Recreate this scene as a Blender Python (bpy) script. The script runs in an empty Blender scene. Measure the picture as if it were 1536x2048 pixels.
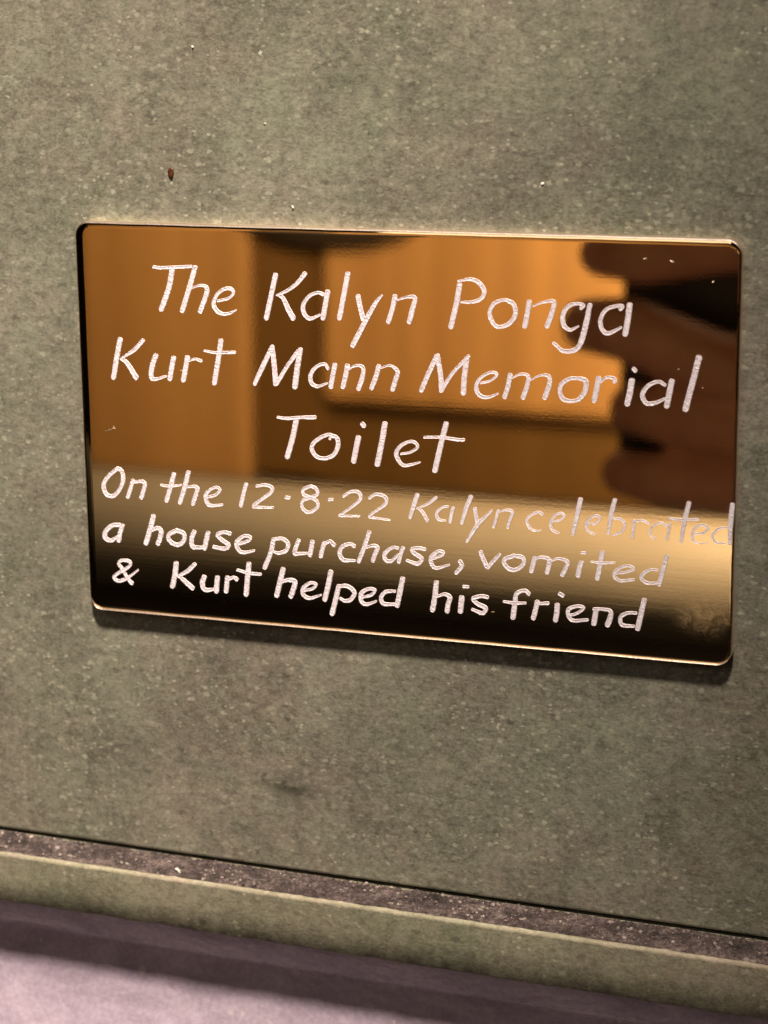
import bpy, bmesh, math, random
from mathutils import Vector, Matrix, noise
random.seed(11)
S = bpy.context.scene
COL = S.collection

# ------------------------------------------------------------------ camera, world, lamps, exposure
cam_d = bpy.data.cameras.new("camera")
cam = bpy.data.objects.new("camera", cam_d); COL.objects.link(cam)
CAM = Vector((0.10298, -0.29778, 0.06541))
RT = Vector((0.943343, 0.331783, 0.004970)); UP = Vector((-0.082851, 0.221011, 0.971746)); FW = Vector((-0.321311, 0.917100, -0.235978))
cam.matrix_world = Matrix(((RT.x, UP.x, -FW.x, CAM.x), (RT.y, UP.y, -FW.y, CAM.y), (RT.z, UP.z, -FW.z, CAM.z), (0, 0, 0, 1)))
cam_d.sensor_fit = 'VERTICAL'; cam_d.sensor_height = 36.0; cam_d.lens = 4450 / 2048 * 36
cam_d.clip_start = 0.01; cam_d.clip_end = 50
cam_d.dof.use_dof = True; cam_d.dof.focus_distance = 0.321; cam_d.dof.aperture_fstop = 26
S.camera = cam

W = bpy.data.worlds.new("World"); S.world = W; W.use_nodes = True
W.node_tree.nodes['Background'].inputs[0].default_value = (1.0, 0.86, 0.74, 1)
W.node_tree.nodes['Background'].inputs[1].default_value = 0.03

def look(o, target):
    o.rotation_euler = (Vector(target) - o.location).to_track_quat('-Z', 'Y').to_euler()
def spot(name, loc, target, power, size_deg, blend, radius, color):
    d = bpy.data.lights.new(name, 'SPOT'); d.energy = power; d.spot_size = math.radians(size_deg); d.spot_blend = blend
    d.shadow_soft_size = radius; d.color = color
    o = bpy.data.objects.new(name, d); COL.objects.link(o); o.location = loc; look(o, target); return o
def area(name, loc, target, power, size, color):
    d = bpy.data.lights.new(name, 'AREA'); d.shape = 'DISK'; d.size = size; d.energy = power; d.color = color
    o = bpy.data.objects.new(name, d); COL.objects.link(o); o.location = loc; look(o, target); return o
spot("ceiling_downlight", (0.07, -0.35, 0.70), (-0.13, 0, -0.035), 69, 34, 1.0, 0.042, (1.0, 0.84, 0.69))
spot("far_downlight", (-0.02, -1.33, -0.03), (-0.25, -1.5, -0.45), 23, 150, 0.6, 0.04, (1.0, 0.88, 0.72))
spot("panel_fill", (-0.80, -0.95, 0.60), (-0.58, -1.6, -0.06), 35, 62, 0.9, 0.12, (1.0, 0.86, 0.68))  # added fill that brightens the mirrored panels evenly, no lamp seen there
area("soft_fill", (-0.25, -1.1, 0.75), (0, 0, 0), 1.5, 0.6, (1.0, 0.88, 0.78))

S.view_settings.view_transform = 'Standard'; S.view_settings.look = 'None'
S.view_settings.exposure = 0; S.view_settings.gamma = 1; S.view_settings.use_curve_mapping = False
S.cycles.use_denoising = True
S.cycles.max_bounces = 8

# ------------------------------------------------------------------ helpers
def obj(name, me_or_bm, mat=None, parent=None, smooth=False, loc=(0, 0, 0)):
    if isinstance(me_or_bm, bmesh.types.BMesh):
        me = bpy.data.meshes.new(name); me_or_bm.normal_update(); me_or_bm.to_mesh(me); me_or_bm.free()
    else: me = me_or_bm
    o = bpy.data.objects.new(name, me); COL.objects.link(o); o.location = loc
    if mat: me.materials.append(mat)
    if smooth:
        for p in me.polygons: p.use_smooth = True
    if parent: o.parent = parent
    return o
def tag(o, label=None, cat=None, kind=None, group=None):
    if label: o['label'] = label
    if cat: o['category'] = cat
    if kind: o['kind'] = kind
    if group: o['group'] = group
    return o
def empty(name, loc=(0, 0, 0), rot=(0, 0, 0)):
    o = bpy.data.objects.new(name, None); o.empty_display_size = 0.01; COL.objects.link(o); o.location = loc; o.rotation_euler = rot; return o
def box(bm, x0, x1, y0, y1, z0, z1, bev=0, seg=3):
    r = bmesh.ops.create_cube(bm, size=1)
    for v in r['verts']:
        v.co = Vector((x0 + (v.co.x + .5) * (x1 - x0), y0 + (v.co.y + .5) * (y1 - y0), z0 + (v.co.z + .5) * (z1 - z0)))
    if bev:
        es = list({e for v in r['verts'] for e in v.link_edges})
        bmesh.ops.bevel(bm, geom=es, offset=bev, segments=seg, affect='EDGES', profile=.5)

class NT:
    def __init__(s, name):
        s.m = bpy.data.materials.new(name); s.m.use_nodes = True; s.t = s.m.node_tree
        s.b = s.t.nodes['Principled BSDF']
    def n(s, typ, **k):
        nd = s.t.nodes.new(typ)
        for a, v in k.items():
            if a in ('operation', 'blend_type', 'data_type', 'feature', 'noise_dimensions', 'distance', 'vector_type', 'interpolation', 'invert'): setattr(nd, a, v)
            else: nd.inputs[a].default_value = v
        return nd
    def l(s, a, b): s.t.links.new(a, b)
    def coord(s, scale=(1, 1, 1), loc=(0, 0, 0)):
        tc = s.n('ShaderNodeTexCoord'); mp = s.n('ShaderNodeMapping'); mp.inputs['Scale'].default_value = scale; mp.inputs['Location'].default_value = loc
        s.l(tc.outputs['Object'], mp.inputs['Vector']); return mp.outputs[0]
    def noise(s, vec, scale, detail=4, rough=.55, dist=0):
        nd = s.n('ShaderNodeTexNoise', Scale=scale, Detail=detail, Roughness=rough, Distortion=dist); s.l(vec, nd.inputs['Vector']); return nd.outputs
    def ramp(s, fac, stops):
        r = s.n('ShaderNodeValToRGB'); e = r.color_ramp.elements
        while len(e) < len(stops): e.new(.5)
        for i, (p, c) in enumerate(stops):
            e[i].position = p; e[i].color = (c, c, c, 1) if isinstance(c, (int, float)) else (*c, 1)
        s.l(fac, r.inputs[0]); return r.outputs[0]
    def mix(s, fac, a, b, blend='MIX'):
        m = s.n('ShaderNodeMixRGB', blend_type=blend)
        for i, v in enumerate((fac, a, b)):
            if hasattr(v, 'is_linked') or hasattr(v, 'links'): s.l(v, m.inputs[i])
            elif i == 0: m.inputs[0].default_value = v
            else: m.inputs[i].default_value = (*v, 1)
        return m.outputs[0]
    def math(s, op, a, b=0.):
        m = s.n('ShaderNodeMath', operation=op)
        for i, v in enumerate((a, b)):
            if hasattr(v, 'links'): s.l(v, m.inputs[i])
            else: m.inputs[i].default_value = v
        return m.outputs[0]
    def bump(s, h, dist, strength=1.0, prev=None):
        b = s.n('ShaderNodeBump', Strength=strength, Distance=dist); s.l(h, b.inputs['Height'])
        if prev: s.l(prev, b.inputs['Normal'])
        return b.outputs[0]
    def set(s, **k):
        for a, v in k.items():
            i = s.b.inputs[a.replace('_', ' ')]
            if hasattr(v, 'links'): s.l(v, i)
            else: i.default_value = (*v, 1) if isinstance(v, tuple) and len(v) == 3 and i.type == 'RGBA' else v
        return s.m

def flecks(s, vec, scale, size, keep, seed):
    """irregular scattered spots: 0..1 mask"""
    d = s.noise(vec, scale * 1.9, 4, .7)
    off = s.n('ShaderNodeVectorMath', operation='MULTIPLY_ADD'); off.inputs[1].default_value = (1.25 / scale,) * 3
    s.l(d[1], off.inputs[0]); s.l(vec, off.inputs[2])
    mp = s.n('ShaderNodeMapping'); mp.inputs['Location'].default_value = (seed, seed * .7, seed * 1.3); s.l(off.outputs[0], mp.inputs[0])
    v = s.n('ShaderNodeTexVoronoi', Scale=scale); s.l(mp.outputs[0], v.inputs['Vector'])
    sep = s.n('ShaderNodeSeparateColor'); s.l(v.outputs['Color'], sep.inputs[0])
    r = s.math('MULTIPLY', sep.outputs[1], size)                       # each spot its own radius
    m = s.math('SUBTRACT', r, v.outputs['Distance'])
    m = s.math('MULTIPLY', m, 3.2 / size)
    cl = s.n('ShaderNodeClamp'); s.l(m, cl.inputs[0])
    k = s.math('LESS_THAN', sep.outputs[0], keep)
    k = s.math('MULTIPLY', k, sep.outputs[2])
    return s.math('MULTIPLY', cl.outputs[0], k)

def stone(name, base, dark, light, spec=1.0, scuff=False):
    s = NT(name)
    mm = s.coord((1000, 1000, 1000))
    st = s.coord((760, 1000, 1150))
    big = s.noise(mm, .045, 4, .6, .4)[0]
    med = s.noise(st, .26, 6, .68, .8)[0]
    med2 = s.noise(st, .75, 5, .7, .4)[0]
    fine = s.noise(st, 2.2, 4, .75)[0]
    grain = s.noise(mm, 7., 2, .6)[0]
    f = s.mix(.45, s.ramp(big, [(.3, 0.), (.7, 1.)]), s.ramp(med, [(.3, 0.), (.7, 1.)]))
    f = s.mix(.50, f, s.ramp(med2, [(.32, 0.), (.68, 1.)]))
    f = s.mix(.40, f, s.ramp(fine, [(.27, 0.), (.73, 1.)]))
    f = s.mix(.13, f, s.ramp(grain, [(.25, 0.), (.75, 1.)]))
    c = s.ramp(f, [(.33, dark), (.5, base), (.68, light)])
    hue = s.ramp(s.mix(.5, s.noise(mm, .20, 5, .7, .6)[0], s.noise(s.coord((1000,) * 3, (9, 4, 2)), .03, 2)[0]), [(.36, (.95, 1.015, .965)), (.5, (1., 1., 1.)), (.62, (1.06, .975, 1.01))])
    c = s.mix(1., c, hue, 'MULTIPLY')
    cloud = s.ramp(s.noise(s.coord((1000,) * 3, (3, 14, 5)), .11, 4, .65, .7)[0], [(.34, .86), (.52, 1.), (.68, 1.09)])
    c = s.mix(1., c, cloud, 'MULTIPLY')
    # darker pits gathered in patches, pale flakes gathered in others
    pat = s.ramp(s.noise(mm, .09, 3, .6)[0], [(.36, .25), (.6, 1.)])
    pat2 = s.ramp(s.noise(s.coord((1000,) * 3, (31, 7, 12)), .07, 3, .6)[0], [(.36, .25), (.58, 1.)])
    dk = flecks(s, st, .75, .62, .5, 3.1)
    c = s.mix(s.math('MULTIPLY', s.math('MULTIPLY', dk, .75), pat), c, tuple(x * .62 for x in dark))
    lt = flecks(s, st, .95, .52, .46 * spec, 7.7)
    c = s.mix(s.math('MULTIPLY', s.math('MULTIPLY', lt, .8), pat2), c, tuple(min(1, x * 1.45) for x in light))
    sm = flecks(s, st, 1.7, .5, .36 * spec, 1.9)
    c = s.mix(s.math('MULTIPLY', s.math('MULTIPLY', sm, .85), pat2), c, tuple(min(1, x * 1.6) for x in light))
    rare = flecks(s, mm, .38, .17, .12 * spec, 5.5)
    c = s.mix(s.math('MULTIPLY', rare, .9), c, tuple(min(1, x * 2.1) for x in light))
    if scuff:                                                            # a dark rubbed mark on the stone below the plaque
        tc = s.n('ShaderNodeTexCoord'); mp = s.n('ShaderNodeMapping'); mp.vector_type = 'TEXTURE'
        mp.inputs['Location'].default_value = (-.0165, 0, -.0556); mp.inputs['Rotation'].default_value = (0, math.radians(6), 0); mp.inputs['Scale'].default_value = (.0066, .01, .0026)
        s.l(tc.outputs['Object'], mp.inputs[0]); ln = s.n('ShaderNodeVectorMath', operation='LENGTH'); s.l(mp.outputs[0], ln.inputs[0])
        k = s.math('MULTIPLY', s.ramp(ln.outputs['Value'], [(.2, 1.), (1., 0.)]), s.ramp(s.noise(st, .5, 4, .6)[0], [(.36, 0.), (.54, 1.)]))
        c = s.mix(k, c, tuple(x * .55 for x in dark))
    h = s.mix(.5, med2, fine)
    nb = s.bump(h, .00012, .5); nb = s.bump(grain, .00005, .5, nb)
    return s.set(Base_Color=c, Roughness=.6, Specular_IOR_Level=.3, Normal=nb)

M = {}
M['stone'] = stone('olive_stone', (.203, .201, .155), (.117, .114, .086), (.292, .288, .226), scuff=True)
M['ledge'] = stone('ledge_stone', (.225, .214, .155), (.15, .14, .10), (.31, .30, .22), .5)
s = NT('pale_lilac_stone'); mm = s.coord((1000,) * 3); st = s.coord((420, 700, 1000))
n1 = s.noise(st, .22, 5, .6, .6)[0]; n2 = s.noise(mm, 1.2, 5, .7)[0]
c = s.ramp(s.mix(.45, n1, n2), [(.32, (.27, .222, .28)), (.5, (.40, .33, .415)), (.68, (.54, .46, .56))])
c = s.mix(s.math('MULTIPLY', flecks(s, mm, .45, .36, .3, 2.), .6), c, (.62, .56, .58))
M['lower'] = s.set(Base_Color=c, Roughness=.7, Specular_IOR_Level=.08, Normal=s.bump(n1, .0004, .4))
M['ledge_highlight'] = stone('stone_edge_highlight', (.32, .29, .21), (.24, .215, .155), (.42, .385, .30), .4)  # paler stone for the ledge bevel: its highlight line put into the colour

s = NT('gritty_mortar'); mm = s.coord((1000,) * 3)
n1 = s.noise(mm, 1.1, 6, .75)[0]; n2 = s.noise(mm, .2, 3)[0]
c = s.ramp(s.mix(.35, n1, n2), [(.36, (.012, .009, .008)), (.5, (.085, .062, .060)), (.64, (.27, .21, .2))])
c = s.mix(s.math('MULTIPLY', flecks(s, mm, .9, .5, .3, 4.), .9), c, (.5, .42, .38))
M['mortar'] = s.set(Base_Color=c, Roughness=.9, Normal=s.bump(n1, .0006, 1.))

# polished brass: warm mirror with faint brushing, haze, finger smears
s = NT('polished_brass'); mm = s.coord((1000,) * 3); br = s.coord((40, 1000, 2200))
hz = s.noise(mm, .12, 4, .6)[0]; fine = s.noise(mm, 2.2, 3, .6)[0]; brush = s.noise(br, .8, 4, .6)[0]
pr = s.coord((800, 1000, 1000), (-36.5, 0, 22.5))                       # smear near the lower right corner
ln = s.n('ShaderNodeVectorMath', operation='LENGTH'); s.l(pr, ln.inputs[0])
sm = s.ramp(s.math('DIVIDE', ln.outputs['Value'], 5.0), [(.25, 1.), (1., 0.)])
sm = s.math('MULTIPLY', sm, s.ramp(s.noise(mm, .55, 5, .7, 1.)[0], [(.35, .15), (.65, 1.)]))
rg = s.ramp(s.mix(.4, hz, brush), [(.3, .010), (.7, .026)])
rg = s.math('ADD', rg, s.math('MULTIPLY', sm, .10))
sp = flecks(s, mm, .5, .16, .16, 2.2)
col = s.mix(s.ramp(hz, [(.3, 0.), (.7, 1.)]), (.93, .675, .385), (.89, .645, .36))
col = s.mix(s.math('MULTIPLY', sp, .8), col, (.95, .78, .62))
rg = s.math('ADD', rg, s.math('MULTIPLY', sp, .4))
M['brass'] = s.set(Base_Color=col, Metallic=1., Roughness=rg, Normal=s.bump(s.mix(.5, brush, fine), .00002, .06))

s = NT('brass_cut_edge'); mm = s.coord((1000,) * 3)
M['edge'] = s.set(Base_Color=(.95, .80, .66), Metallic=1., Roughness=.36, Normal=s.bump(s.noise(mm, 3., 3)[0], .00008, .5))

s = NT('engraved_metal'); mm = s.coord((1000,) * 3)
n1 = s.noise(mm, 3.2, 4, .75)[0]; n2 = s.noise(mm, .8, 3)[0]
c = s.ramp(s.mix(.35, n1, n2), [(.34, (.68, .58, .62)), (.45, (.90, .83, .92)), (.66, (.96, .92, 1.))])
M['engraved'] = s.set(Base_Color=c, Metallic=.08, Roughness=.45, Normal=s.bump(n1, .00018, .6))

def wood(name, a, b, rough=.5):
    s = NT(name); v = s.coord((34, 34, 1.0)); n = s.noise(v, 1., 5, .6, .4)[0]; v2 = s.coord((5, 5, .5)); n2 = s.noise(v2, 1., 2)[0]
    return s.set(Base_Color=s.ramp(s.mix(.5, n, n2), [(.35, a), (.65, b)]), Roughness=rough)
M['tan'] = wood('tan_wood', (.35, .19, .066), (.54, .308, .112))
M['brown'] = wood('brown_wood', (.115, .060, .014), (.15, .078, .019))
s = NT('dark_paint'); M['dark'] = s.set(Base_Color=s.ramp(s.noise(s.coord((4,) * 3), 1., 4)[0], [(.3, (.012, .008, .005)), (.7, (.03, .02, .012))]), Roughness=.6)
s = NT('cream_enamel'); M['cream'] = s.set(Base_Color=s.ramp(s.noise(s.coord((9,) * 3), 1., 3)[0], [(.3, (.27, .25, .215)), (.7, (.33, .305, .265))]), Roughness=.6)
s = NT('skin'); n = s.noise(s.coord((90,) * 3), 1., 4)[0]
M['skin'] = s.set(Base_Color=s.ramp(n, [(.3, (.60, .31, .21)), (.7, (.74, .43, .31))]), Roughness=.5, Subsurface_Weight=.15, Subsurface_Radius=(.004, .002, .001))
s = NT('black_phone_shell'); M['phone'] = s.set(Base_Color=s.ramp(s.noise(s.coord((60,) * 3), 1., 2)[0], [(.3, (.008, .008, .009)), (.7, (.014, .014, .015))]), Roughness=.35)
s = NT('lens_glass'); M['lens'] = s.set(Base_Color=(.005, .005, .008), Roughness=.05)
s = NT('dark_sleeve'); n = s.noise(s.coord((200,) * 3), 1., 4)[0]; M['sleeve'] = s.set(Base_Color=s.ramp(n, [(.3, (.02, .02, .026)), (.7, (.04, .04, .05))]), Roughness=.9, Normal=s.bump(n, .001, .4))
s = NT('brown_speck_shell'); n = s.noise(s.coord((1500,) * 3), 1., 3)[0]; M['speck'] = s.set(Base_Color=s.ramp(n, [(.35, (.035, .01, .004)), (.65, (.12, .04, .015))]), Roughness=.35)
s = NT('white_grit'); n = s.noise(s.coord((3000,) * 3), 1., 3)[0]; M['white'] = s.set(Base_Color=s.ramp(n, [(.3, (.72, .68, .62)), (.7, (.85, .82, .78))]), Roughness=.6)
s = NT('pale_grit'); n = s.noise(s.coord((900,) * 3), 1., 3)[0]; M['grit'] = s.set(Base_Color=s.ramp(n, [(.35, (.08, .055, .055)), (.5, (.2, .15, .14)), (.68, (.5, .43, .38))]), Roughness=.8)

# ------------------------------------------------------------------ the wall the plaque hangs on
SEAM = -0.06984            # foot of the upper stone
LD, LB = 0.0081, -0.0780   # ledge: how far it stands out, its lower edge
bm = bmesh.new(); box(bm, -1.0, 1.0, 0, .02, SEAM + .0006, .9, .0005)
tag(obj('stone_wall', bm, M['stone']), 'olive grey speckled stone wall behind the brass plaque', 'wall')
# ledge: bevelled strip, uneven along its length, top edge painted paler as a highlight
bm = bmesh.new()
N = 1400; prof = []
R_ = .00055
for k in range(6):
    a = math.radians(90 * k / 5); prof.append((-LD + R_ - R_ * math.sin(a), SEAM - R_ + R_ * math.cos(a)))
prof = [(.016, SEAM)] + prof + [(-LD, (SEAM + LB) / 2), (-LD, LB + .0003), (-LD + .0003, LB), (.016, LB)]
rows = []
for i in range(N + 1):
    x = -.35 + .7 * i / N
    row = []
    for k, (y, z) in enumerate(prof):
        j = noise.noise(Vector((x * 260, k * .15, 0))) * .00007 + noise.noise(Vector((x * 900, k * .3, 5))) * .00005
        lower = k >= len(prof) - 3
        row.append(bm.verts.new((x, y + (j if k not in (0, len(prof) - 1) else 0), z + (j * (1.6 if lower else 1.0) if k not in (0, len(prof) - 1) else 0))))
    rows.append(row)
for a, b in zip(rows, rows[1:]):
    for k in range(len(prof) - 1): bm.faces.new((a[k], b[k], b[k + 1], a[k + 1]))
bm.faces.new(rows[0]); bm.faces.new(list(reversed(rows[-1])))
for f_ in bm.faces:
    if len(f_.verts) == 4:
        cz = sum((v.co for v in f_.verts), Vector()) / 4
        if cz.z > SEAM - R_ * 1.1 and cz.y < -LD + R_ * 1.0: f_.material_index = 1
bmesh.ops.recalc_face_normals(bm, faces=bm.faces)
lip = tag(obj('stone_ledge', bm, M['ledge'], smooth=True), 'narrow pale stone ledge running below the plaque with gritty top', 'ledge')
# rough mortar bed lying on the ledge against the wall
bm = bmesh.new(); NX, NY = 1100, 26; g = []
for i in range(NX + 1):
    x = -.16 + .32 * i / NX; col_ = []
    for j in range(NY + 1):
        y = -.0003 - (LD - .0010) * j / NY
        h = .00022 + .00034 * noise.fractal(Vector((x * 2200, y * 2200, 0)), 1.0, 2.0, 4) + .0001 * noise.noise(Vector((x * 300, y * 300, 9)))
        edge = min(1, (NY - j) / 3) * min(1, 1)
        col_.append(bm.verts.new((x, y, SEAM + .00003 + max(0, h) * edge)))
    g.append(col_)
for a, b in zip(g, g[1:]):
    for j in range(NY): bm.faces.new((a[j], a[j + 1], b[j + 1], b[j]))
bmesh.ops.recalc_face_normals(bm, faces=bm.faces)
lip.data.materials.append(M['ledge_highlight'])
obj('mortar_bed', bm, M['mortar'], lip)
# lower wall under the ledge, hollowed then swept out to shape a soft shade
prof = [(.0195, LB - .0001)]; y, z, d = -.0052, LB - .0001, 0.0
while d < .30:
    prof.append((y, z))
    ph = -18 if d < .0055 else min(27, -18 + 45 * (d - .0055) / .0135)
    if d > .03: ph = max(0, 27 - 27 * (d - .03) / .02)
    st_ = .0005 if d < .06 else .02
    y -= math.sin(math.radians(ph)) * st_; z -= math.cos(math.radians(ph)) * st_; d += st_
prof.append((.0195, z))
bm = bmesh.new(); e0 = [bm.verts.new((-1, y, z)) for y, z in prof]; e1 = [bm.verts.new((1, y, z)) for y, z in prof]
for k in range(len(prof)): bm.faces.new((e0[k], e0[(k + 1) % len(prof)], e1[(k + 1) % len(prof)], e1[k]))
bm.faces.new(e0); bm.faces.new(list(reversed(e1))); bmesh.ops.recalc_face_normals(bm, faces=bm.faces)
tag(obj('hollowed_lower_wall', bm, M['lower'], smooth=True), 'pale lilac grey lower wall under the stone ledge, hollowed so its shade fades downward', 'moulding')
bm = bmesh.new(); box(bm, -1.0, 1.0, .017, .03, LB - .02, SEAM + .02)
obj('wall_backing', bm, M['dark'], lip)

def grain(bm, c, r, squash=(1, 1, 1), sub=1):
    q = bmesh.ops.create_icosphere(bm, subdivisions=sub, radius=r)
    rot = Matrix.Rotation(random.uniform(0, 6.28), 3, Vector((random.random() - .5, random.random() - .5, random.random() - .5)).normalized())
    for v in q['verts']:
        v.co = Vector((v.co.x * squash[0], v.co.y * squash[1], v.co.z * squash[2])) * random.uniform(.75, 1.2)
        v.co = rot @ v.co + Vector(c)
bm = bmesh.new()
for i in range(620):
    x = random.uniform(-.12, .12); y = -random.uniform(.0004, LD - .0008); r = random.choice((.00009, .00012, .00015, .0002, .0003)) * random.uniform(.8, 1.2)
    grain(bm, (x, y, SEAM + .00018 + r * .6), r)
tag(obj('mortar_grit', bm, M['grit']), 'purplish sandy grit strewn along the top of the stone ledge', 'grit', kind='stuff')
bm = bmesh.new()
grain(bm, (0, 0, .0004), .00028, (1, .8, 2.0), 2)
tag(obj('paint_flake', bm, M['white'], loc=(-.0325, -.0062, SEAM + .0002)), 'small white flake standing on the gritty ledge left of centre', 'flake')

# ------------------------------------------------------------------ specks on the stone
bm = bmesh.new()
bmesh.ops.create_uvsphere(bm, u_segments=20, v_segments=14, radius=1)
for v in bm.verts:
    t = (v.co.z + 1) / 2
    w = .42 * (1 + .15 * math.sin(v.co.x * 5)) * (.72 + .45 * t)
    v.co = Vector((v.co.x * .00052 * w * 2.2, v.co.y * .00022, v.co.z * .00086))
tag(obj('brown_speck', bm, M['speck'], smooth=True, loc=(-.03441, -.0001, .0367)), 'tiny dark brown oval speck stuck on the stone above the plaque', 'speck')
for (x, z, r, lab) in ((-.01541, .03258, .00026, 'bright white paint dot on the stone just above the plaque edge'),
                       (.02149, .03722, .00024, 'bright white paint dot on the stone farther right above the plaque'),
                       (-.01965, .04421, .0002, 'faint white paint dot on the stone midway up, left of centre'),
                       (-.03069, .05487, .0002, 'faint slanted white paint dot on the stone near the upper left')):
    bm = bmesh.new(); grain(bm, (0, 0, 0), r, (1.1, .45, .9), 2)
    tag(obj('paint_dot', bm, M['white'], loc=(x, -.00005, z)), lab, 'paint dot', group='white paint dots on the stone')

# ------------------------------------------------------------------ the plaque
T = 0.0016
PL = empty('brass_plaque', (.00055, -T, .00035), (0, math.radians(-.8977), 0))
tag(PL, 'polished brass plaque with hand engraved white lettering on the stone wall', 'plaque')
HW, HH = .04973, .02982
# rings: (inset fraction for the wide polished roll-off, height toward the viewer)
def ring(il, ir, it, ib, y, n=10):
    rr = .0023; pts = []
    x0, x1, z0, z1 = -HW + il, HW - ir, -HH + ib, HH - it
    cs = [(x1, z1, ir, it, 0), (x0, z1, il, it, 90), (x0, z0, il, ib, 180), (x1, z0, ir, ib, 270)]
    for (x, z, ix, iz, a0) in cs:
        rx, rz = max(rr - ix, .0006), max(rr - iz, .0006)
        cx = x - rx if a0 in (0, 270) else x + rx; cz = z - rz if a0 in (0, 90) else z + rz
        for k in range(n + 1):
            a = math.radians(a0 + 90 * k / n); pts.append((cx + rx * math.cos(a), y, cz + rz * math.sin(a)))
        # run along the next side with a few extra points so the outline can waver
        nxt = cs[(cs.index((x, z, ix, iz, a0)) + 1) % 4]
        nrx, nrz = max(rr - nxt[2], .0006), max(rr - nxt[3], .0006)
        a1 = nxt[4]
        ncx = nxt[0] - nrx if a1 in (0, 270) else nxt[0] + nrx; ncz = nxt[1] - nrz if a1 in (0, 90) else nxt[1] + nrz
        e = Vector((ncx + nrx * math.cos(math.radians(a1)), y, ncz + nrz * math.sin(math.radians(a1)))); st = Vector(pts[-1])
        for k in range(1, 40): pts.append(tuple(st.lerp(e, k / 40)))
    return pts
def waver(p, amt):
    j = noise.noise(Vector((p[0] * 160, 0, p[2] * 160))) + .5 * noise.noise(Vector((p[0] * 600, 3, p[2] * 600)))
    d = Vector((p[0] / HW, 0, p[2] / HH)); return (p[0] + d.x * j * amt, p[1], p[2] + d.z * j * amt)
bm = bmesh.new()
L, RR, TT = .00135, .0004, .0009
face_rings = [ring(.00018, .00014, .00036, .0003, .00010), ring(L * .35, RR * .6, TT * .62, .0005, .000045), ring(L * .75, RR, TT * .9, .0006, .000012), ring(L, RR * 1.4, TT * 1.1, .0007, 0)]
vs = [[bm.verts.new(waver(p, .00004)) for p in r] for r in face_rings]
n = len(vs[0])
for a, b in zip(vs, vs[1:]):
    for k in range(n): bm.faces.new((a[k], a[(k + 1) % n], b[(k + 1) % n], b[k]))
inner = bm.faces.new(vs[-1])
bmesh.ops.recalc_face_normals(bm, faces=bm.faces)
if inner.normal.y > 0: bmesh.ops.reverse_faces(bm, faces=list(bm.faces))
for f_ in bm.faces: f_.smooth = False
obj('plate_face', bm, M['brass'], PL)
# cut edge: rolls from the face to the back; along the bottom a thin raised burr catches the light
bm = bmesh.new()
er = [ring(.00018, .00014, .00036, .0003, .00010), ring(.00016, .00012, .00030, .00022, .00007), ring(.00006, .00004, .00010, .0001, .00014), ring(0, 0, 0, 0, .0004), ring(0, 0, 0, 0, T)]
vs = []
for q, r in enumerate(er):
    row = []
    for p in r:
        p = waver(p, .00004)
        low = max(0., min(1., (-p[2] - HH + .0016) / .0012))               # bottom side only: the burr
        y = p[1]
        if q == 1: y -= .00016 * low
        if q == 2: y -= .00030 * low
        row.append(bm.verts.new((p[0], y, p[2])))
    vs.append(row)
for a, b in zip(vs, vs[1:]):
    for k in range(n): bm.faces.new((a[k], b[k], b[(k + 1) % n], a[(k + 1) % n]))
bmesh.ops.recalc_face_normals(bm, faces=bm.faces)
obj('cut_edge', bm, M['edge'], PL)
bm = bmesh.new(); box(bm, -HW + .004, HW - .004, T * .4, T + .0001, -HH + .004, HH - .004)
obj('adhesive_pad', bm, M['dark'], PL)

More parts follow.
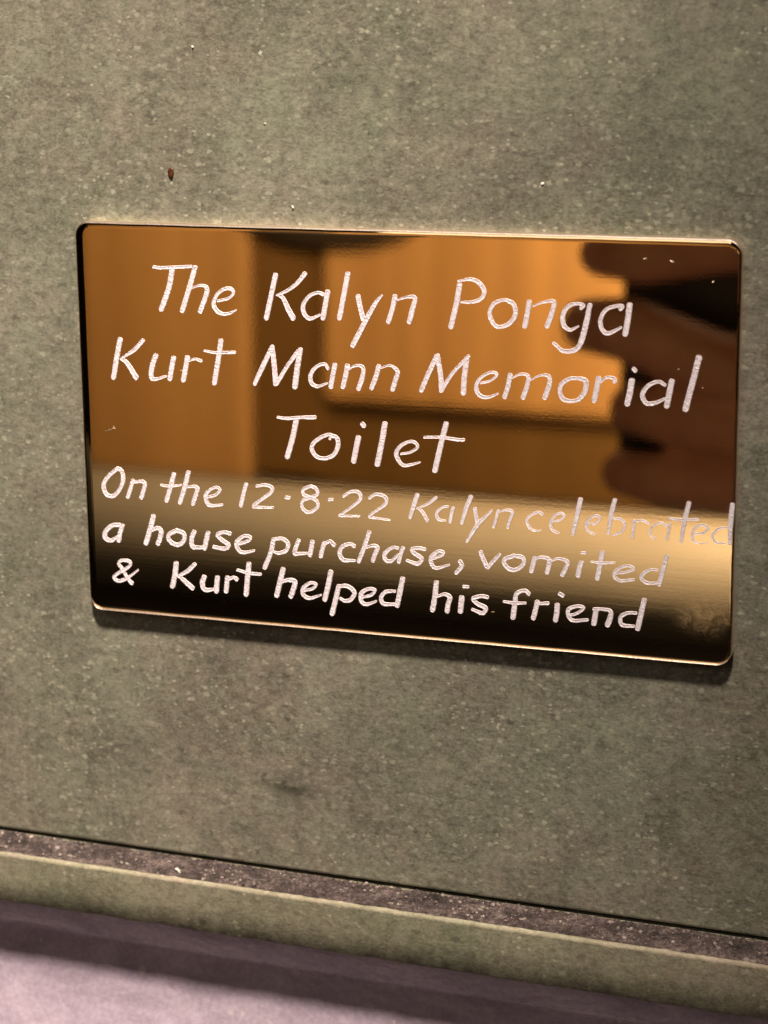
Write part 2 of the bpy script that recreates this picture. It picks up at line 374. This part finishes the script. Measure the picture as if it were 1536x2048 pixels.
# engraving: each stroke is a shallow trough between two raised burrs, 0.01 mm units in the plate's own frame
LINES = {
    'one': [[(-3698,2338,48),(-3598,2327,48),(-3397,2339,48),(-3096,2363,47)],[(-3401,2311,84),(-3468,2024,84),(-3596,1715,85)],[(-3033,2350,80),(-3147,2017,80),(-3258,1709,81)],[(-3096,2046,29),(-2975,2087,40),(-2870,2072,62),(-2859,1990,77),(-2913,1842,77),(-2971,1707,77)],[(-2684,1872,40),(-2534,1911,44),(-2438,1987,47),(-2471,2055,54),(-2570,2052,55),(-2691,1969,55),(-2754,1838,66),(-2718,1739,66),(-2620,1684,55),(-2501,1701,44),(-2401,1751,25)],[(-1771,2282,79),(-1835,2027,79),(-1928,1651,80)],[(-1316,2315,72),(-1435,2176,61),(-1592,2063,50),(-1748,1994,32)],[(-1758,1993,32),(-1671,1960,61),(-1588,1800,79),(-1513,1667,87)],[(-1043,2028,57),(-1129,2049,47),(-1265,1984,57),(-1354,1845,68),(-1328,1720,65),(-1242,1669,54),(-1097,1729,36)],[(-972,2067,79),(-1007,1895,79),(-1049,1686,79)],[(-661,2337,78),(-729,2013,79),(-798,1695,79)],[(-510,2021,75),(-484,1878,75),(-438,1701,75)],[(-151,2043,35),(-237,1941,64),(-391,1685,78),(-596,1307,79)],[(46,2041,74),(7,1861,74),(-55,1671,75)],[(83,1989,25),(233,2035,39),(344,2025,64),(306,1855,78),(258,1684,78)],[(1007,2234,80),(955,1950,81),(877,1638,81)],[(983,2286,28),(1175,2319,52),(1303,2262,66),(1367,2150,66),(1321,2052,59),(1193,2000,49),(1028,1994,28)],[(1703,2040,52),(1648,2046,45),(1522,1998,59),(1449,1881,63),(1467,1759,63),(1559,1666,56),(1704,1698,63),(1794,1789,70),(1821,1895,70),(1784,1999,63),(1694,2045,52)],[(2018,2034,76),(1992,1867,76),(1957,1691,77)],[(2073,1975,24),(2225,2036,35),(2368,2047,59),(2342,1881,76),(2277,1704,76)],[(2759,1975,59),(2794,2011,48),(2705,2033,48),(2582,1994,59),(2503,1870,69),(2513,1731,66),(2603,1665,52),(2727,1722,24)],[(2882,2023,69),(2832,1761,79),(2773,1533,79),(2694,1398,69),(2516,1364,59),(2372,1472,45)],[(3314,1987,68),(3339,2023,58),(3252,2020,48),(3112,1962,55),(3035,1821,65),(3063,1684,62),(3152,1639,58),(3326,1729,34)],[(3440,2044,82),(3420,1854,82),(3385,1637,82)]],
    'two': [[(-4287,1239,82),(-4354,963,82),(-4418,658,82)],[(-3912,1236,67),(-4061,1089,63),(-4271,958,30)],[(-4282,944,37),(-4192,892,67),(-4046,676,86)],[(-3710,1021,81),(-3777,858,82),(-3799,707,74),(-3740,663,56),(-3554,719,33)],[(-3423,997,81),(-3458,855,81),(-3495,684,81)],[(-3200,1016,81),(-3236,846,81),(-3276,676,81)],[(-3182,961,26),(-3080,999,37),(-2980,974,48)],[(-2655,1290,80),(-2710,983,81),(-2778,654,81)],[(-2925,1131,29),(-2756,1110,40),(-2438,1125,48)],[(-2133,677,66),(-2008,923,80),(-1860,1206,73)],[(-1848,1234,73),(-1821,950,80),(-1807,693,80)],[(-1787,694,66),(-1615,960,62),(-1445,1187,61)],[(-1406,1217,72),(-1460,949,87),(-1504,662,87)],[(-985,953,47),(-1032,1015,47),(-1148,982,54),(-1247,867,65),(-1250,739,65),(-1154,685,51),(-998,742,29)],[(-878,1013,76),(-915,847,76),(-945,690,76)],[(-686,1012,75),(-717,856,76),(-758,699,76)],[(-668,959,29),(-552,1019,39),(-448,993,57),(-459,851,75),(-518,684,76)],[(-209,1026,75),(-249,879,75),(-318,703,75)],[(-181,1000,25),(-39,1043,36),(74,967,61),(44,839,75),(1,701,75)],[(433,705,75),(534,935,75),(665,1210,74)],[(675,1219,74),(720,944,74),(732,720,75)],[(738,720,60),(897,970,57),(1138,1231,53)],[(1110,1195,81),(1073,925,81),(1059,700,81)],[(1312,856,35),(1450,893,35),(1551,975,42),(1523,1015,42),(1432,1005,42),(1303,918,49),(1248,791,64),(1294,685,60),(1414,656,46),(1570,717,28)],[(1746,993,74),(1716,832,74),(1670,678,74)],[(1761,941,25),(1888,1009,35),(2006,988,52),(1989,828,70),(1935,683,74)],[(2043,937,24),(2178,1005,31),(2304,1003,52),(2314,879,73),(2252,699,77)],[(2752,989,52),(2609,982,52),(2494,897,66),(2468,781,66),(2522,687,66),(2648,667,52),(2755,707,66),(2834,835,76),(2833,958,76),(2752,993,59)],[(3019,1011,80),(2994,861,80),(2961,692,80)],[(3046,951,31),(3125,1021,41),(3231,1021,48),(3249,978,69)],[(3487,999,86),(3463,832,86),(3430,672,86)],[(3507,1165,58),(3537,1137,58)],[(3951,961,51),(3863,1000,51),(3724,941,58),(3639,806,69),(3694,695,62),(3816,701,55),(3954,770,38)],[(4045,1018,82),(4014,842,82),(3983,667,82)],[(4412,1363,85),(4355,1102,85),(4291,839,85),(4244,637,86)]],
    'three': [[(-1785,197,37),(-1632,187,47),(-1435,213,47),(-1201,226,62)],[(-1491,173,84),(-1559,-110,84),(-1644,-386,84)],[(-973,-76,47),(-953,-19,47),(-1050,-34,55),(-1208,-136,62),(-1258,-241,66),(-1192,-349,62),(-1056,-374,55),(-919,-314,65),(-849,-180,73),(-866,-61,65),(-972,-17,51)],[(-532,-32,83),(-569,-200,83),(-610,-388,83)],[(-468,170,72),(-445,142,72)],[(-123,193,86),(-174,-85,86),(-244,-412,87)],[(120,-233,36),(253,-206,39),(367,-126,47),(330,-55,50),(235,-52,47),(112,-123,54),(44,-237,68),(100,-363,61),(176,-404,47),(290,-378,40),(404,-340,25)],[(801,245,82),(725,-50,82),(630,-449,82)],[(472,30,36),(726,41,43),(1006,21,50),(1062,28,50)]],
    'four': [[(-4414,-738,64),(-4565,-863,64),(-4655,-1005,72),(-4619,-1139,64),(-4515,-1171,64),(-4407,-1086,64),(-4328,-925,72),(-4342,-772,64),(-4414,-734,64)],[(-4160,-905,68),(-4207,-1034,68),(-4254,-1163,68)],[(-4151,-933,34),(-4005,-908,53),(-3965,-960,64),(-4001,-1078,72),(-4031,-1157,72)],[(-3480,-765,75),(-3543,-971,75),(-3612,-1177,75)],[(-3696,-942,34),(-3552,-952,41),(-3366,-921,30)],[(-3241,-721,75),(-3317,-975,75),(-3392,-1191,75)],[(-3286,-954,30),(-3162,-927,45),(-3102,-961,67),(-3137,-1078,71),(-3181,-1196,71)],[(-2964,-1086,41),(-2820,-1042,45),(-2737,-966,48),(-2786,-917,41),(-2899,-967,48),(-2973,-1058,63),(-2946,-1171,60),(-2886,-1205,49),(-2703,-1179,34)],[(-2311,-842,67),(-2355,-988,67),(-2404,-1172,67)],[(-2141,-860,44),(-2011,-832,48),(-1902,-863,55),(-1914,-939,55),(-2036,-1033,52),(-2199,-1158,52),(-2139,-1178,44),(-1889,-1165,33)],[(-1677,-999,52),(-1627,-1000,52)],[(-1278,-800,51),(-1397,-858,51),(-1399,-933,51),(-1301,-974,51),(-1194,-1023,51),(-1186,-1117,51),(-1325,-1202,51),(-1423,-1133,51),(-1411,-1028,51),(-1302,-983,51),(-1183,-919,51),(-1201,-836,51),(-1278,-800,51)],[(-998,-987,48),(-949,-980,48)],[(-772,-920,47),(-655,-846,47),(-539,-848,55),(-511,-940,55),(-619,-1050,47),(-816,-1195,37),(-835,-1217,33),(-534,-1203,33)],[(-375,-921,44),(-269,-858,47),(-134,-886,54),(-116,-978,54),(-233,-1079,44),(-379,-1192,36),(-273,-1213,33),(-61,-1226,25)],[(363,-825,68),(304,-996,69),(250,-1167,54)],[(647,-843,47),(523,-944,43),(361,-1020,22)],[(361,-1020,29),(437,-1070,47),(512,-1194,54)],[(825,-964,36),(741,-984,36),(655,-1073,47),(683,-1164,43),(787,-1175,25)],[(901,-982,54),(876,-1086,54),(857,-1189,54)],[(1169,-799,68),(1098,-978,68),(1032,-1195,54)],[(1229,-969,57),(1247,-1078,57),(1266,-1178,57)],[(1480,-979,32),(1378,-1087,46),(1266,-1205,64),(1107,-1461,43)],[(1573,-973,46),(1546,-1094,46),(1509,-1216,46)],[(1601,-989,25),(1694,-955,36),(1786,-976,46),(1750,-1098,50),(1717,-1210,46)],[(2227,-982,46),(2172,-955,39),(2063,-1003,39),(1999,-1089,43),(2045,-1195,39),(2119,-1227,28),(2211,-1215,14)],[(2365,-1081,28),(2484,-1046,32),(2547,-978,35),(2501,-945,35),(2410,-987,35),(2347,-1101,42),(2375,-1199,39),(2467,-1238,28)],[(2780,-727,70),(2728,-992,70),(2671,-1241,49)],[(2883,-1063,25),(2991,-1064,32),(3062,-978,35),(3017,-945,35),(2918,-988,35),(2865,-1082,42),(2902,-1179,35),(2993,-1218,25)],[(3274,-702,66),(3223,-921,67),(3182,-1195,39)],[(3242,-965,28),(3367,-974,35),(3422,-1051,38),(3370,-1154,35),(3245,-1212,28)],[(3555,-979,42),(3544,-1096,42),(3535,-1223,42)],[(3564,-987,28),(3670,-967,35),(3768,-1009,31)],[(4016,-1027,35),(3936,-982,31),(3822,-1041,31),(3780,-1151,31),(3852,-1221,24)],[(4059,-979,38),(4044,-1096,38),(4020,-1214,38)],[(4320,-676,69),(4261,-956,66),(4220,-1235,42)],[(4049,-908,31),(4216,-919,38),(4452,-897,35)],[(4396,-1106,24),(4518,-1088,31),(4595,-1021,35),(4533,-972,35),(4429,-1006,35),(4375,-1108,35),(4398,-1213,28),(4504,-1237,17),(4608,-1207,14)],[(4846,-985,31),(4742,-1010,34),(4658,-1114,35),(4713,-1208,28),(4834,-1208,21)],[(4924,-658,69),(4908,-910,72),(4900,-1212,52)]],
    'five': [[(-4418,-1612,65),(-4535,-1630,65),(-4655,-1737,76),(-4659,-1835,76),(-4566,-1868,65),(-4458,-1801,46)],[(-4366,-1618,76),(-4414,-1749,76),(-4435,-1858,76)],[(-3842,-1435,83),(-3908,-1654,83),(-3979,-1863,83)],[(-3909,-1673,45),(-3782,-1615,64),(-3722,-1659,75),(-3747,-1778,79),(-3781,-1858,79)],[(-3473,-1632,68),(-3599,-1709,68),(-3582,-1805,68),(-3460,-1854,68),(-3355,-1788,68),(-3347,-1671,68),(-3473,-1628,68)],[(-3175,-1629,75),(-3219,-1739,75),(-3203,-1864,71),(-3029,-1860,45)],[(-2950,-1632,79),(-2985,-1760,79),(-3012,-1869,79)],[(-2594,-1616,67),(-2674,-1599,56),(-2797,-1641,56),(-2739,-1713,64),(-2619,-1791,67),(-2682,-1854,60),(-2864,-1838,52)],[(-2466,-1770,45),(-2293,-1700,52),(-2271,-1640,52),(-2372,-1638,52),(-2486,-1743,71),(-2459,-1856,63),(-2379,-1889,52),(-2206,-1847,37)],[(-1890,-1651,74),(-1946,-1875,74),(-2041,-2094,74)],[(-1890,-1651,48),(-1750,-1631,59),(-1662,-1701,67),(-1694,-1808,63),(-1815,-1855,52),(-1885,-1841,33)],[(-1492,-1640,70),(-1544,-1768,70),(-1556,-1845,67),(-1476,-1839,52),(-1337,-1819,37)],[(-1274,-1643,74),(-1296,-1749,74),(-1314,-1846,74)],[(-1087,-1648,70),(-1119,-1755,70),(-1144,-1852,70)],[(-1078,-1666,44),(-998,-1613,55),(-930,-1665,62)],[(-618,-1660,62),(-685,-1632,55),(-803,-1684,62),(-848,-1791,70),(-787,-1881,62),(-611,-1877,37)],[(-382,-1436,69),(-462,-1668,69),(-548,-1882,70)],[(-452,-1676,37),(-316,-1628,51),(-258,-1662,69),(-298,-1768,69),(-328,-1856,69)],[(60,-1638,47),(-26,-1639,47),(-143,-1738,66),(-134,-1831,62),(-48,-1843,55),(59,-1741,44)],[(137,-1632,65),(98,-1738,65),(72,-1843,66)],[(472,-1625,54),(376,-1614,54),(271,-1641,54),(319,-1703,62),(423,-1769,65),(356,-1850,58),(193,-1810,40)],[(595,-1756,40),(738,-1689,47),(747,-1642,47),(662,-1648,51),(566,-1749,69),(585,-1860,62),(661,-1891,51),(842,-1827,29)],[(1002,-1762,65),(1031,-1834,65),(945,-1944,58)],[(1313,-1599,61),(1360,-1716,68),(1407,-1814,65)],[(1603,-1614,43),(1509,-1723,57),(1425,-1822,57)],[(1807,-1622,61),(1677,-1682,61),(1668,-1748,61),(1752,-1824,61),(1863,-1816,61),(1956,-1725,61),(1937,-1635,61),(1807,-1619,61)],[(2121,-1630,71),(2094,-1733,71),(2071,-1827,71)],[(2122,-1648,36),(2213,-1610,43),(2324,-1632,64),(2325,-1733,71),(2303,-1827,71)],[(2342,-1659,28),(2470,-1612,39),(2599,-1648,60),(2572,-1751,64),(2527,-1846,64)],[(2803,-1641,74),(2773,-1735,74),(2756,-1837,74)],[(2806,-1499,39),(2861,-1498,39)],[(3105,-1472,70),(3071,-1675,71),(3037,-1860,71)],[(2944,-1616,25),(3089,-1628,39),(3287,-1604,25)],[(3289,-1764,32),(3433,-1734,35),(3557,-1682,39),(3512,-1641,39),(3413,-1652,39),(3298,-1730,49),(3281,-1804,53),(3363,-1862,46),(3560,-1833,39)],[(3905,-1664,31),(3789,-1673,38),(3675,-1764,56),(3694,-1835,53),(3775,-1865,46),(3890,-1855,35)],[(4025,-1447,56),(3976,-1659,66),(3926,-1871,70)]],
    'six': [[(-4245,-2513,69),(-4305,-2448,46),(-4404,-2288,50),(-4454,-2223,50),(-4410,-2171,50),(-4284,-2167,53),(-4254,-2218,49),(-4331,-2293,50),(-4482,-2383,53),(-4537,-2447,57),(-4465,-2497,54),(-4315,-2439,46),(-4131,-2297,30)],[(-3490,-2145,83),(-3517,-2326,83),(-3561,-2506,83)],[(-3181,-2134,64),(-3308,-2251,64),(-3466,-2342,38)],[(-3435,-2349,53),(-3355,-2411,68),(-3234,-2509,79)],[(-3032,-2317,79),(-3067,-2427,79),(-3028,-2518,68),(-2864,-2498,41)],[(-2817,-2310,79),(-2831,-2428,79),(-2840,-2526,79)],[(-2653,-2297,75),(-2667,-2414,75),(-2680,-2513,75)],[(-2644,-2325,45),(-2551,-2288,52),(-2501,-2314,64)],[(-2298,-2060,82),(-2328,-2290,82),(-2355,-2534,82)],[(-2487,-2167,37),(-2306,-2201,49),(-2114,-2205,45)],[(-1750,-2100,82),(-1805,-2306,82),(-1860,-2513,82)],[(-1785,-2304,41),(-1664,-2256,59),(-1565,-2277,74),(-1587,-2384,78),(-1633,-2504,78)],[(-1428,-2400,41),(-1288,-2360,48),(-1227,-2288,48),(-1326,-2277,48),(-1437,-2372,63),(-1429,-2468,63),(-1330,-2508,52),(-1150,-2445,30)],[(-992,-2078,81),(-1039,-2301,81),(-1092,-2507,81)],[(-871,-2288,77),(-924,-2502,78),(-981,-2718,78)],[(-871,-2288,52),(-734,-2277,63),(-627,-2363,70),(-678,-2472,63),(-776,-2505,52),(-855,-2468,37)],[(-520,-2431,40),(-364,-2380,48),(-304,-2299,48),(-402,-2291,51),(-520,-2373,66),(-512,-2497,63),(-424,-2527,51),(-287,-2468,33)],[(6,-2292,44),(-130,-2313,55),(-208,-2405,66),(-170,-2497,62),(4,-2491,44)],[(127,-2093,80),(83,-2305,80),(39,-2507,80)],[(645,-2108,80),(621,-2317,80),(585,-2527,80)],[(659,-2314,40),(774,-2276,54),(849,-2317,72),(821,-2432,76),(807,-2527,76)],[(1030,-2302,83),(1020,-2396,83),(1010,-2510,83)],[(1058,-2135,47),(1125,-2135,47)],[(1417,-2266,58),(1322,-2259,58),(1200,-2306,58),(1266,-2376,65),(1388,-2431,69),(1341,-2510,61),(1190,-2467,43)],[(2032,-2163,64),(1976,-2121,57),(1856,-2177,64),(1828,-2329,75),(1801,-2536,79)],[(1660,-2309,36),(1828,-2319,47),(1986,-2306,39)],[(2162,-2273,75),(2135,-2396,75),(2105,-2519,75)],[(2181,-2299,39),(2319,-2278,54)],[(2454,-2294,78),(2450,-2406,78),(2432,-2519,79)],[(2488,-2125,57),(2536,-2149,57)],[(2606,-2439,39),(2734,-2400,43),(2843,-2308,46),(2751,-2288,50),(2624,-2345,61),(2625,-2446,61),(2698,-2505,53),(2899,-2478,46)],[(3025,-2320,78),(3008,-2432,78),(2995,-2525,78)],[(2989,-2305,43),(3134,-2301,46),(3234,-2320,57),(3226,-2431,78),(3195,-2526,78)],[(3604,-2316,42),(3478,-2327,49),(3380,-2400,60),(3408,-2508,60),(3571,-2512,42)],[(3717,-2115,77),(3675,-2319,77),(3629,-2543,78)]],
}
NICKS = [[(-4590,-166,10),(-4520,-138,16),(-4472,-122,26)], [(-4452,-86,10),(-4436,-112,18)], [(3625,2684,16),(3660,2690,20)], [(3990,2672,14),(4035,2652,18)], [(4580,2405,22),(4590,2403,22)],
         [(4128,1191,14),(4140,1188,14)], [(4465,952,10),(4476,948,12)], [(-3320,820,9),(-3290,812,7)], [(1480,-2480,9),(1520,-2476,8)], [(-700,2210,8),(-670,2204,8)]]
def smooth_pts(p, step=11.0):
    P = [Vector(q) for q in p]
    if len(P) == 2: P = [P[0], (P[0] + P[1]) / 2, P[1]]
    closed = False
    out = []
    for i in range(len(P) - 1):
        p0 = P[i - 1] if i else P[0] * 2 - P[1]; p1, p2 = P[i], P[i + 1]; p3 = P[i + 2] if i + 2 < len(P) else P[-1] * 2 - P[-2]
        sharp1 = i and (p1 - p0).to_2d().angle((p2 - p1).to_2d(), 0) > 2.0
        d = (p2 - p1).to_2d().length; m = max(1, round(d / step))
        for k in range(m):
            t = k / m
            out.append(.5 * ((2 * p1) + (p2 - p0) * t + (2 * p0 - 5 * p1 + 4 * p2 - p3) * t * t + (3 * p1 - p0 - 3 * p2 + p3) * t ** 3))
    out.append(P[-1]); return out
LIFT = 0
def stroke(bm, pts):
    global LIFT
    P = smooth_pts(pts); n = len(P); seed = random.uniform(0, 99)
    rows = []
    cx = [(-.5, 0), (-.42, 1.), (-.26, .55), (0, .22), (.26, .55), (.42, 1.), (.5, 0)]
    LIFT = (LIFT + 1) % 7
    def tangent(i):
        a, b = P[max(0, i - 1)], P[min(n - 1, i + 1)]; t = (b - a).to_2d(); return t.normalized() if t.length else Vector((1, 0))
    st = []
    w0, w1 = max(7, P[0].z), max(7, P[-1].z)
    for e in (.96, .85, .65, .35): st.append((P[0].to_2d() - tangent(0) * w0 * .42 * e, tangent(0), w0 * math.sqrt(1 - e * e)))
    for i in range(n): st.append((P[i].to_2d(), tangent(i), max(7, P[i].z)))
    for e in (.35, .65, .85, .96): st.append((P[-1].to_2d() + tangent(n - 1) * w1 * .42 * e, tangent(n - 1), w1 * math.sqrt(1 - e * e)))
    hgt = 6.0
    for i, (c, t, w) in enumerate(st):
        nn = Vector((-t.y, t.x)); row = []
        w *= 1.02 * (1 + .07 * noise.noise(Vector((i * .45, seed, 0))))
        c = c + nn * 1.6 * noise.noise(Vector((i * .2, seed, 4)))
        chat = .5 + .5 * math.sin(i * 1.9 + seed) * noise.noise(Vector((i * .12, seed, 8)))
        for k, (u, h) in enumerate(cx):
            ed = 1.0 + (.10 * noise.noise(Vector((i * .8, k * 3.3, seed))) if k in (0, 1, 5, 6) else 0)
            hh = h * hgt * (.75 + .5 * random.random()) if k in (1, 5) else h * hgt * (.7 + .9 * chat * random.random())
            y = 0.0 if h == 0 else -(hh + LIFT * .18 + .6)
            q = c + nn * (u * w * ed)
            if h:                                                          # graver chatter: little steps whose long faces look up
                per = 34 + 16 * noise.noise(Vector((q.x * .01, q.y * .01, seed)))
                y -= 9.0 * (1 - ((q.y + 5 * noise.noise(Vector((q.x * .05, q.y * .02, seed)))) / per) % 1.0) * (.55 + .45 * random.random()) * min(1, w / 30)
            row.append(bm.verts.new((q.x * 1e-5, y * 1e-5 + 1e-6, q.y * 1e-5)))
        rows.append(row)
    for a, b in zip(rows, rows[1:]):
        for k in range(len(cx) - 1): bm.faces.new((a[k], b[k], b[k + 1], a[k + 1]))
for key in ('one', 'two', 'three', 'four', 'five', 'six'):
    bm = bmesh.new()
    for p in LINES[key]: stroke(bm, p)
    bmesh.ops.recalc_face_normals(bm, faces=bm.faces)
    obj('engraved_line', bm, M['engraved'], PL)
for p in NICKS:                                                           # nicks and a short scratch in the polish
    bm = bmesh.new(); stroke(bm, p); bmesh.ops.recalc_face_normals(bm, faces=bm.faces)
    obj('nick', bm, M['edge'], PL)

# ------------------------------------------------------------------ what the plaque mirrors: the far side of the room
bm = bmesh.new(); box(bm, -2.6, 1.2, -1.80, -1.76, -1.1, 1.4)
tag(obj('far_wall', bm, M['dark']), 'dark wall across the room, the black mirrored along the bottom of the plaque', 'wall')
bm = bmesh.new(); box(bm, -.98, .35, -1.755, -1.614, -.40, .75)
tag(obj('cabinet', bm, M['brown']), 'dim brown cabinet mirrored in the middle of the plaque behind the tan doors', 'cabinet')
bm = bmesh.new(); box(bm, -.868, -.695, -1.6138, -1.598, -.402, .62, .004)
tag(obj('wood_panel', bm, M['tan']), 'narrow tan wood panel mirrored in the left part of the plaque', 'panel')
bm = bmesh.new(); box(bm, -.622, -.10, -1.6138, -1.598, -.322, .62, .007)
tag(obj('wood_panel', bm, M['tan']), 'wide bright tan wood panel mirrored in the upper middle of the plaque', 'panel')
# round post with a flaring head
po = empty('wooden_post', (-.6585, -1.6, 0)); tag(po, 'dark brown post with flared head mirrored between the two tan panels', 'post')
def lathe(prof, seg=40):
    bm = bmesh.new(); rows = []
    for r, z in prof: rows.append([bm.verts.new((r * math.cos(6.28318 * k / seg), r * math.sin(6.28318 * k / seg), z)) for k in range(seg)])
    for a, b in zip(rows, rows[1:]):
        for k in range(seg): bm.faces.new((a[k], a[(k + 1) % seg], b[(k + 1) % seg], b[k]))
    bm.faces.new(list(reversed(rows[0]))); bm.faces.new(rows[-1]); return bm
bm = bmesh.new(); box(bm, -.0355, .0355, -.0138, -.004, -.395, .6, .002); obj('shaft', bm, M['brown'], po)
h_ = obj('post_head', lathe([(.024, -.180), (.045, -.177), (.070, -.169), (.084, -.158), (.090, -.12), (.090, .1)]), M['dark'], po, True); h_.location = (.046, .004, 0); h_.scale = (1, .10, 1)
# rounded cream rail
bm = bmesh.new(); seg = 64; rr = .051; ends = []
for x in (-2.2, .9): ends.append([bm.verts.new((x, -1.47 + rr * math.cos(6.28318 * k / seg), -.423 + rr * math.sin(6.28318 * k / seg))) for k in range(seg)])
for k in range(seg): bm.faces.new((ends[0][k], ends[0][(k + 1) % seg], ends[1][(k + 1) % seg], ends[1][k]))
bm.faces.new(ends[0]); bm.faces.new(list(reversed(ends[1]))); bmesh.ops.recalc_face_normals(bm, faces=bm.faces)
tag(obj('padded_rail', bm, M['cream'], smooth=True), 'long rounded cream rail mirrored as the bright band low on the plaque', 'rail')

# ------------------------------------------------------------------ the hand mirrored at the right of the plaque, holding a dark phone
def capsule(bm, a, b, ra, rb, seg=16):
    a, b = Vector(a), Vector(b); d = b - a; q = d.to_track_quat('Z', 'Y'); n = 6; rows = []
    for r, c, s0 in ((ra, a, -1), (rb, b, 1)):
        rng = range(n) if s0 < 0 else range(n - 1, -1, -1)
        for k in rng:
            t = math.radians(89 - 89 * k / (n - 1)); rows.append([c + q @ Vector((r * math.cos(t) * math.cos(6.28318 * j / seg), r * math.cos(t) * math.sin(6.28318 * j / seg), s0 * r * math.sin(t))) for j in range(seg)])
    vr = [[bm.verts.new(v) for v in r] for r in rows]
    for x, y in zip(vr, vr[1:]):
        for j in range(seg): bm.faces.new((x[j], x[(j + 1) % seg], y[(j + 1) % seg], y[j]))
    bm.faces.new(list(reversed(vr[0]))); bm.faces.new(vr[-1])
bm = bmesh.new()
wrist = (.115, -.392, -.075)
for (z, tipx, r, kx, kz) in ((-.0175, -.069, .0088, .024, -.0075), (-.0400, -.074, .0104, .022, -.060), (-.0655, -.058, .0098, .026, -.074), (-.0865, -.060, .0088, .034, -.087)):
    L_ = kx - tipx
    k0 = (kx, -.372, kz); p1 = (kx - L_ * .47, -.365, z * .5 + kz * .5); p2 = (kx - L_ * .76, -.370, z - .001); p3 = (tipx + r * .8, -.380, z - .002)
    capsule(bm, k0, p1, r * 1.18, r * 1.06); capsule(bm, p1, p2, r * 1.06, r * .98); capsule(bm, p2, p3, r * .98, r * .84)
    capsule(bm, (wrist[0] - .012, wrist[1] + .004, wrist[2] + (z + .052) * .45), k0, .015, r * 1.3)
capsule(bm, (.100, -.388, -.058), (.052, -.379, -.045), .020, .015); capsule(bm, (.100, -.388, -.075), (.055, -.379, -.066), .019, .014)
capsule(bm, wrist, (.066, -.412, -.018), .018, .0135); capsule(bm, (.066, -.412, -.018), (.036, -.417, -.012), .0125, .011); capsule(bm, (.036, -.417, -.012), (.010, -.414, -.016), .011, .009)
capsule(bm, (.1, -.388, -.07), (.17, -.43, -.11), .022, .025); capsule(bm, (.17, -.43, -.11), (.36, -.56, -.22), .025, .036)
hand = obj('person', bm, M['skin'])
md = hand.modifiers.new('remesh', 'REMESH'); md.mode = 'VOXEL'; md.voxel_size = .0014; md.use_smooth_shade = True
md = hand.modifiers.new('smooth', 'SMOOTH'); md.factor = .5; md.iterations = 8
dg = bpy.context.evaluated_depsgraph_get(); me = bpy.data.meshes.new_from_object(hand.evaluated_get(dg)); me.name = 'person'
hand.modifiers.clear(); hand.data = me
for p in me.polygons: p.use_smooth = True
tag(hand, 'right hand with four fingers round a dark phone, mirrored at the right of the plaque', 'person')
bm = bmesh.new(); capsule(bm, (.20, -.452, -.127), (.44, -.617, -.265), .038, .052, 32)
obj('sleeve', bm, M['sleeve'], hand, True)
ph = empty('phone', (.0155, -.394, -.052)); tag(ph, 'black phone gripped by the hand mirrored at the right of the plaque', 'phone')
bm = bmesh.new(); box(bm, -.0735, .0735, -.004, .004, -.0355, .0355, .0032, 4); obj('phone_shell', bm, M['phone'], ph, True)
bm = bmesh.new(); box(bm, .036, .068, .004, .0058, -.030, .002, .0012, 3); cb = obj('camera_bump', bm, M['phone'], ph)
for (x, z) in ((.044, -.006), (.044, -.022), (.060, -.014)):
    bm = bmesh.new(); r = bmesh.ops.create_cone(bm, cap_ends=True, segments=28, radius1=.0058, radius2=.0055, depth=.002)
    for v in bm.verts: v.co = Vector((v.co.x + x, v.co.z + .0062, v.co.y + z))
    obj('lens', bm, M['lens'], cb)
